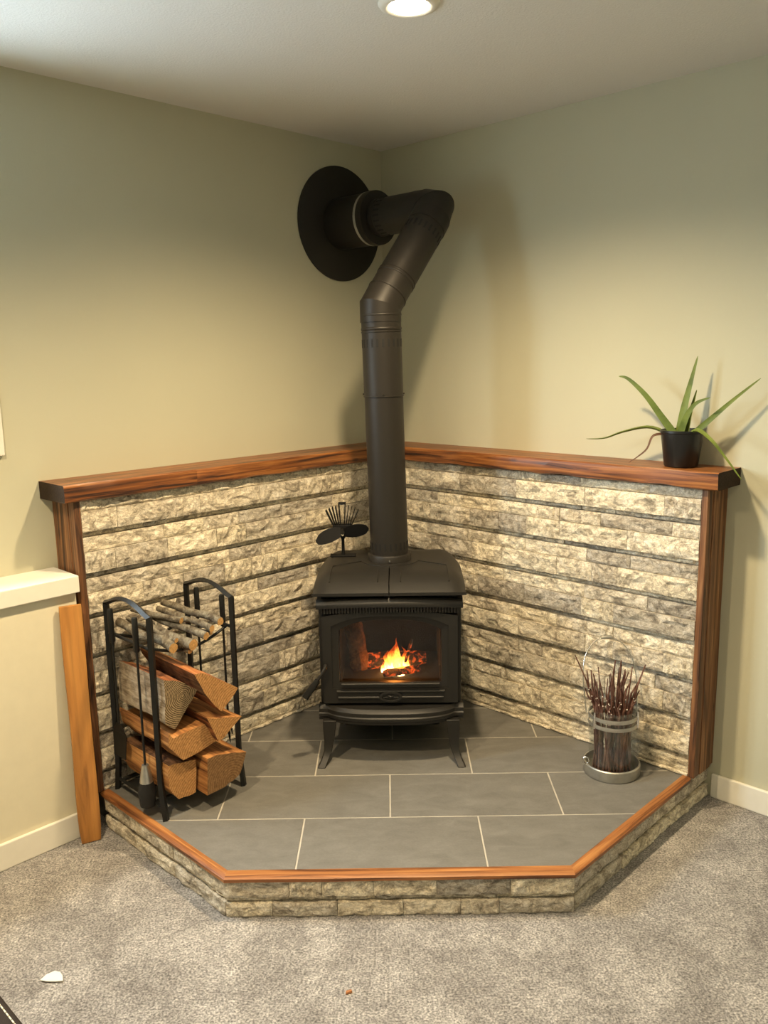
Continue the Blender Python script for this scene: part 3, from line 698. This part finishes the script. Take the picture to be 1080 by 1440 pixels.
for b in (.035, .265):
    MB().tube([((RA0-RA1)*k/12, b, .628-.046*math.sin(PI*k/12)) for k in range(13)], .0055, 8).build('cradle_rod', IR, rack, smooth=50)
def tool(label, kind, a, b, ztop, zrod, tip):
    o = thing(kind, label, 'fire tool', W(a, b, HZ), ANG, 'fireplace tools hanging on the log rack')
    MB().tube([(0, 0, ztop), (0, 0, ztop-.005), (0, 0, ztop-.12), (0, 0, ztop-.125)], [.008, .0105, .0105, .007], 12).build('grip', IR, o, smooth=40)
    MB().tube([(0, 0, ztop-.12), (0, 0, zrod)], .0045, 8).build('rod', IR, o, smooth=50)
    if tip == 'brush':
        MB().tube([(0, 0, zrod+.03), (0, 0, zrod-.01), (0, 0, zrod-.035)], [.012, .020, .024], 14).build('ferrule', MT['steel'], o, smooth=40)
        MB().tube([(0, 0, zrod-.035), (0, 0, zrod-.07), (0, 0, zrod-.125)], [.024, .032, .027], 16).build('bristles', MT['brush'], o, smooth=40)
    elif tip == 'shovel':
        MB().loft([[(-.002, -.015, zrod), (.002, -.015, zrod), (.002, .015, zrod), (-.002, .015, zrod)], [(-.004, -.045, zrod-.04), (0, -.045, zrod-.04), (0, .045, zrod-.04), (-.004, .045, zrod-.04)], [(.004, -.042, zrod-.13), (.007, -.042, zrod-.13), (.007, .042, zrod-.13), (.004, .042, zrod-.13)]]).build('blade', IR, o)
    elif tip == 'poker':
        MB().tube([(0, 0, zrod), (0, .0, zrod-.04), (0, .006, zrod-.09)], [.0045, .006, .002], 8).build('point', IR, o, smooth=50); MB().tube([(0, 0, zrod-.01), (0, .02, zrod-.03), (0, .022, zrod-.05)], [.005, .004, .002], 8).build('hook', IR, o, smooth=50)
    else:
        for s in (-1, 1): MB().tube([(0, 0, zrod), (0, s*.018, zrod-.06), (0, s*.004, zrod-.12)], [.004, .0045, .003], 8).build('jaw', IR, o, smooth=50)
tool('hearth shovel hanging by the rear leg of the rack end nearest the half wall', 'fire_shovel', 1.722, .285, .735, .30, 'shovel')
tool('hearth brush with grey ferrule hanging at the front of the log rack', 'hearth_brush', 1.722, .455, .738, .165, 'brush')
tool('fire tongs hanging at the back of the rack end nearest the stove', 'fire_tongs', 1.335, .245, .725, .26, 'tongs')
tool('fire poker hanging at the front of the rack end nearest the stove', 'fire_poker', 1.335, .415, .728, .22, 'poker')

def log(label, bend, length, poly, mats, idx, seed, shrink=.94, da=0.0, dz=0.0):
    """poly: end face (a,z) at b=bend; extruded back toward the wall; idx: material index for each side"""
    ca = sum(p[0] for p in poly)/len(poly); cz = sum(p[1] for p in poly)/len(poly); N = 10; sub = 4
    pts = []; mi = []
    for i, p in enumerate(poly):
        q = poly[(i+1) % len(poly)]
        for k in range(sub): t = k/sub; pts.append((p[0]+(q[0]-p[0])*t-ca, p[1]+(q[1]-p[1])*t-cz)); mi.append(idx[i])
    rings = []
    for j in range(N+1):
        t = j/N; y = -length*t; r = []
        sc = 1+(shrink-1)*t
        for i, (x, z) in enumerate(pts):
            corner = (i % sub == 0); g = (nz((x*22, y*6, z*22), 1, seed)*.009+nz((x*70, y*14, z*70), 1, seed)*.004)*(.6 if j == 0 else 1)
            L = math.hypot(x, z) or 1; f = sc*(1+g/L)*(.985 if corner else 1)
            r.append((x*f+da*t, y+nz((x*30, z*30, 0), 1, seed+3)*.004*(j == 0), z*f+dz*t))
        rings.append(r)
    n = len(pts); m = MB(); vs = [p for r in rings for p in r]; m.v = vs; m.f = []; m.m = []
    for k in range(N):
        for i in range(n):
            j = (i+1) % n; m.f.append((k*n+i, k*n+j, (k+1)*n+j, (k+1)*n+i)); m.m.append(mi[i])
    m.f += [tuple(range(n-1, -1, -1)), tuple(N*n+i for i in range(n))]; m.m += [0, 0]
    o = m.build('firewood_log', mats, None, W(ca, bend, cz), ANG, smooth=32)
    return tag(o, label, 'firewood', 'split logs stacked in the log rack')
dS, dG = MT['split'], MT['splitgrey']
log('grey weathered split log with growth rings on its end, upper left of the stack', .55, .315, [(1.682, .664), (1.604, .632), (1.550, .588), (1.606, .522), (1.650, .470), (1.686, .503)], [MT['end_a'], MT['splitred'], dG], (1, 1, 2, 2, 2, 2), 1)
log('brown split log with a slanting orange end, topmost right of the stack', .60, .37, [(1.594, .672), (1.560, .668), (1.411, .566), (1.487, .495), (1.537, .560)], [MT['end_o'], MT['splitred'], MT['bark']], (1, 1, 1, 1, 2), 2, dz=.01)
log('small orange wedge log below the topmost right log', .60, .34, [(1.550, .494), (1.402, .452), (1.506, .388)], [MT['end_o'], dS, MT['splitred']], (1, 2, 2), 3)
log('orange split log in the middle of the stack under the grey one', .57, .335, [(1.690, .478), (1.673, .452), (1.541, .460), (1.495, .380), (1.637, .357), (1.689, .423)], [MT['end_o'], dS, MT['splitred']], (1, 1, 1, 2, 1, 1), 4)
log('dark-barked split log at the bottom left of the stack', .55, .32, [(1.688, .350), (1.574, .330), (1.580, .203), (1.653, .203), (1.690, .262)], [MT['end_o'], dS, MT['bark']], (2, 1, 2, 1, 1), 5)
log('split log with a brown rough end at the bottom right of the stack', .60, .36, [(1.560, .345), (1.509, .342), (1.388, .306), (1.424, .233), (1.49, .205), (1.568, .204)], [MT['end_f'], dS, MT['bark']], (1, 1, 2, 2, 1, 1), 6)

# branches on the cradle
def branch(label, e, s, r, seed, mt):
    P, Q = W(*e), W(*s); d = Q-P; m = MB(); n = 10; rings = []; k = 10; dn = d.normalized(); w = dn.cross(Vector((0, 0, 1))).normalized(); u = w.cross(dn)
    for j in range(n+1):
        t = j/n; c = d*t+w*nz((t*2.5, seed, 0), 1)*.012+u*nz((t*2.5, seed, 4), 1)*.008
        rings.append([c+(u*math.cos(2*PI*i/k)+w*math.sin(2*PI*i/k))*r*(1-.15*t)*(1+.16*nz((i*1.1, j*.9, seed), 1)) for i in range(k)])
    m.loft(rings, cap=False); m.f += [tuple(range(k-1, -1, -1)), tuple(n*k+i for i in range(k))]; m.m += [1, 1]
    o = m.build('branch', [mt, MT['stickend']], None, P, 0, smooth=50); tag(o, label, 'branch', 'branches on the rack cradle')
br = MT['barkg']
branch('thick lichen-grey branch nearest the front left rack leg', (1.623, .53, .757), (1.655, .205, .790), .0185, 1, br)
branch('thickest knotty branch in the middle of the cradle', (1.543, .53, .748), (1.600, .205, .775), .021, 2, br)
branch('slim branch above the middle, its cut end to the right of the thickest', (1.480, .52, .762), (1.545, .21, .800), .0145, 3, br)
branch('pale silvery branch second from the stove side', (1.455, .52, .784), (1.490, .21, .806), .0125, 4, br)
branch('topmost brown branch nearest the stove side of the cradle', (1.420, .525, .803), (1.455, .20, .822), .015, 5, br)
branch('short thin branch end tucked under the pale silvery one', (1.446, .50, .762), (1.500, .22, .770), .008, 6, br)
branch('slender branch lying under the thickest branch', (1.548, .515, .722), (1.560, .22, .748), .010, 7, br)
branch('crooked branch stub rising at the back of the cradle', (1.505, .40, .800), (1.590, .195, .822), .012, 8, br)
branch('thin branch resting between the two front thick ones', (1.585, .49, .766), (1.625, .22, .800), .009, 9, br)

# ------------------------------------------------------------------ jar of twigs
JX, JY = .862, .312
jar = thing('glass_jar', 'clear glass candle lantern with metal base and rings, filled with twigs', 'jar', (JX, JY, HZ))
MB().lathe([(.001, .001), (.105, .001), (.108, .006), (.108, .042), (.105, .045), (.101, .045), (.099, .012), (.001, .012)], 48).build('metal_base', MT['steel'], jar, smooth=35)
MB().lathe([(.088, .013), (.088, .265), (.086, .267), (.0845, .265), (.0845, .013)], 48).build('glass', MT['jarglass'], jar, smooth=50)
for z in (.238, .208):
    MB().lathe([(.0895, z-.007), (.0935, z-.007), (.0945, z), (.0935, z+.007), (.0895, z+.007), (.0895, z-.007)], 48).build('ring', MT['steel'], jar, smooth=35)
for an in (-.5, PI+.5): MB().tube([(.093*math.cos(an), .093*math.sin(an), z) for z in (.198, .225, .262)], [.005, .007, .004], 8).build('clip', MT['chrome'], jar, smooth=50)
hp = []
for k in range(25):
    t = PI*k/24; x = .098*math.cos(t); z = .235+.265*math.sin(t)**.7; hp.append((x*(1+.35*math.sin(t)), .02+.105*math.sin(t)**.8, z))
hb_ = MB().tube(hp, .0022, 8).build('wire_handle', MT['chrome'], jar, smooth=60)
MB().tube([(-.022, .125, .500), (0, .125, .502), (.022, .125, .500)], [.006, .0085, .006], 10).build('handle_grip', MT['steel'], hb_, smooth=60)
MB().tube([(-.104+.012*math.cos(t), -.02+.0, .055+.014*math.sin(t)) for t in [2*PI*k/14 for k in range(15)]], .0035, 6).build('latch_ring', MT['chrome'], jar, smooth=60)
TW_N = 64
lean = lambda i: ''
for i in range(TW_N):
    an = random.uniform(0, 2*PI); rb = .074*math.sqrt(random.random()); tx = rb*math.cos(an); ty = rb*math.sin(an)
    H = random.uniform(.30, .46)-.25*rb; a2 = an+random.uniform(-1.0, 1.0); rt = min(.079, .6*rb+.045*random.random()+.01)
    dx, dy = math.cos(a2)*rt, math.sin(a2)*rt*.9
    lab = 'thin reddish brown twig standing in the glass jar among many'; grp = 'twigs standing in the glass jar'
    if i == 0: tx, ty, dx, dy, H, lab = -.05, -.02, -.120, .02, .470, 'longest twig leaning far out of the jar to the left'
    if i == 1: tx, ty, dx, dy, H, lab = .03, -.03, .094, -.005, .435, 'twig leaning out of the jar to the right'
    # bottom end inside glass, bend at the rim
    mk = min(.98, .072/max(.001, math.hypot(dx, dy))); mid = (dx*mk, dy*mk, .262); bx = tx; by = ty
    r0 = random.uniform(.0034, .0058); kx = random.uniform(-.014, .014); sp = random.uniform(1.05, 1.55) if i > 1 else 1.25
    pts_ = [(bx, by, .014), (bx*.45+mid[0]*.55+kx*.3, by*.45+mid[1]*.55, .145), mid, ((mid[0]+dx*sp)/2+kx, (mid[1]+dy*sp*.9)/2, (.265+H)/2), (dx*sp+kx*.3, dy*sp*.85, H)]
    o = MB().tube(pts_, [r0, r0*.95, r0*.85, r0*.7, r0*.45], 6).build('twig', MT['twig'], None, (JX, JY, HZ), 0, smooth=60)
    tag(o, lab, 'twig', grp)
    if i % 2 == 0:
        for k in range(2):
            t = random.uniform(.2, 1); q = Vector(pts_[2]).lerp(Vector(pts_[3]), t); s = .0026
            MB().lathe([(.0003, -s), (s, 0), (.0003, s)], 6).build('bud', MT['bud'], o, (q.x+random.uniform(-.003, .003), q.y-.004, q.z), smooth=60)

# ------------------------------------------------------------------ aloe
AL = thing('potted_aloe', 'green aloe plant in a black pot on the right end of the mantel', 'potted plant', W(.100, 1.628, MZ1), ANG)
MB().lathe([(.001, .002), (.058, .002), (.061, .006), (.0765, .126), (.079, .128), (.079, .136), (.0755, .137), (.073, .126), (.001, .124)], 40).build('pot', MT['pot'], AL, smooth=35)
MB().lathe([(.001, .122), (.04, .123), (.072, .119)], 24).build('soil', MT['soil'], AL, smooth=60)
def leaf(pts, w, th, mt='leaf', flat=(1, 0, 0), name='leaf'):
    """pts: (da, db, dz) from the pot centre; crescent section tapering to a point"""
    P = [Vector(p) for p in pts]; n = 18; rings = []
    def cr(t):
        x = t*(len(P)-1); i = min(int(x), len(P)-2); u = x-i
        p0 = P[max(i-1, 0)]; p1 = P[i]; p2 = P[i+1]; p3 = P[min(i+2, len(P)-1)]
        return .5*((2*p1)+(p2-p0)*u+(2*p0-5*p1+4*p2-p3)*u*u+(-p0+3*p1-3*p2+p3)*u**3)
    for k in range(n+1):
        t = k/n; c = cr(t); d = (cr(min(1, t+.01))-cr(max(0, t-.01))).normalized(); f = Vector(flat)
        nrm = (f-d*f.dot(d)).normalized(); sd = d.cross(nrm)
        ww = w*(1-t)**.75*(1 if t > .12 else .85+.15*t/.12)+.0009; tt = th*(1-t)**.7+.0007
        ring = []
        for x, y in ((-1, .12), (-.55, .05), (0, 0), (.55, .05), (1, .12), (.7, -.55), (0, -.95), (-.7, -.55)):
            ring.append(c+sd*ww*x+nrm*tt*y)
        rings.append(ring)
    o = MB().loft(rings).build(name, MT[mt], AL, smooth=70)
    return o
b0 = 1.628; z0_ = MZ1
def q(a, b, z): return (a-.100, b-b0, z-z0_)
leaf([q(.10, 1.618, 1.435), q(.095, 1.628, 1.53), q(.085, 1.645, 1.63), q(.075, 1.662, 1.722)], .0175, .012)
leaf([q(.11, 1.605, 1.435), q(.12, 1.555, 1.500), q(.135, 1.495, 1.580), q(.14, 1.425, 1.640), q(.14, 1.384, 1.650)], .0155, .012)
leaf([q(.10, 1.585, 1.435), q(.11, 1.50, 1.462), q(.125, 1.40, 1.440), q(.14, 1.33, 1.412), q(.15, 1.255, 1.405)], .0095, .010, flat=(.2, 0, 1))
leaf([q(.10, 1.665, 1.435), q(.095, 1.735, 1.502), q(.085, 1.81, 1.573), q(.07, 1.888, 1.643)], .0115, .011)
leaf([q(.125, 1.655, 1.435), q(.15, 1.705, 1.462), q(.165, 1.765, 1.43), q(.175, 1.825, 1.370), q(.18, 1.885, 1.300)], .0095, .010, flat=(.5, 0, .8))
leaf([q(.125, 1.630, 1.435), q(.135, 1.655, 1.500), q(.14, 1.690, 1.553), q(.145, 1.745, 1.577)], .014, .011)
leaf([q(.085, 1.635, 1.435), q(.075, 1.645, 1.52), q(.065, 1.66, 1.60)], .011, .010)
leaf([q(.14, 1.575, 1.440), q(.165, 1.545, 1.432), q(.178, 1.53, 1.385), q(.183, 1.495, 1.352), q(.186, 1.462, 1.329)], .0045, .004, 'dead', name='dead_leaf')

# ------------------------------------------------------------------ leaning board, ottoman, small carpet pieces, half wall neighbours
bt = W(1.828, .200, .893); bf = W(1.845, .243, 0.003); d = bt-bf
brd = MB(); rings = []; xa = LV.copy()
for k in range(19):
    t = k/18; c = Vector((0, 0, t*d.length)); w = .0375+nz((t*3, 1, 0), 1)*.003-.004*(t < .03); s = nz((t*2.2, 7, 0), 1)*.004
    rings.append([(-w+s, -.007, c.z), (w+s, -.007, c.z), (w+s, .007, c.z), (-w+s, .007, c.z)])
brd.loft(rings)
ob = brd.build('wooden_board', MT['pine'], None, bf, 0, bevel=.002)
zx = d.normalized(); yx = Vector((RV.x, RV.y, 0))*.82+Vector((LV.x, LV.y, 0))*.25; yx = (yx-zx*yx.dot(zx)).normalized(); xx = yx.cross(zx)
ob.rotation_euler = Matrix((xx, yx, zx)).transposed().to_euler()
tag(ob, 'long orange pine board leaning against the half wall beside the hearth', 'board')

ot = thing('leather_ottoman', 'dark brown leather ottoman with cream stitching cut off at the lower left corner', 'ottoman', W(2.842, 1.36, 0), ANG)
MB().box(-.292, .292, -.36, .36, .05, .40).build('cushion', MT['leather'], ot, bevel=.010, seg=3)
for x, y in ((-.25, -.32), (.25, -.32), (-.25, .32), (.25, .32)): MB().tube([(x, y, 0), (x, y, .06)], [.018, .024], 12).build('foot', MT['slot'], ot, smooth=40)
m = MB()
for sx in (-1, 1):
    y = -.345
    while y < .345: m.tube([(sx*.277, y, .4008), (sx*.277, y+.011, .4008)], .0016, 5); y += .014
    x = -.275
for sy in (-1, 1):
    x = -.272
    while x < .272: m.tube([(x, sy*.345, .4008), (x+.011, sy*.345, .4008)], .0016, 5); x += .014
so = m.build('stitching', MT['thread'], ot, smooth=60); so['kind'] = 'stuff'
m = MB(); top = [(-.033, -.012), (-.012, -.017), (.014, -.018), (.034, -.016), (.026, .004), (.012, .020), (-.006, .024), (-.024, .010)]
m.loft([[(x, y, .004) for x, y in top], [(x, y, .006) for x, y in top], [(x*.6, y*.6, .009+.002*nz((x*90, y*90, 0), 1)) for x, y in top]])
tag(m.build('carpet_patch', MT['patchw'], None, (-.973, -.602, 0), 0, smooth=40), 'small raised white patch lying on the carpet at lower left', 'spot')  # low white shape laid on the carpet
tag(MB().loft([[(-.010, -.003, .002), (.009, -.005, .002), (.012, .003, .002), (-.007, .004, .002)], [(-.008, -.002, .007), (.008, -.004, .008), (.010, .002, .007), (-.006, .003, .009)]]).build('wood_chip', MT['chip'], None, (-.121, -.674, 0), .5), 'tiny orange wood chip on the carpet in front of the hearth', 'wood chip')
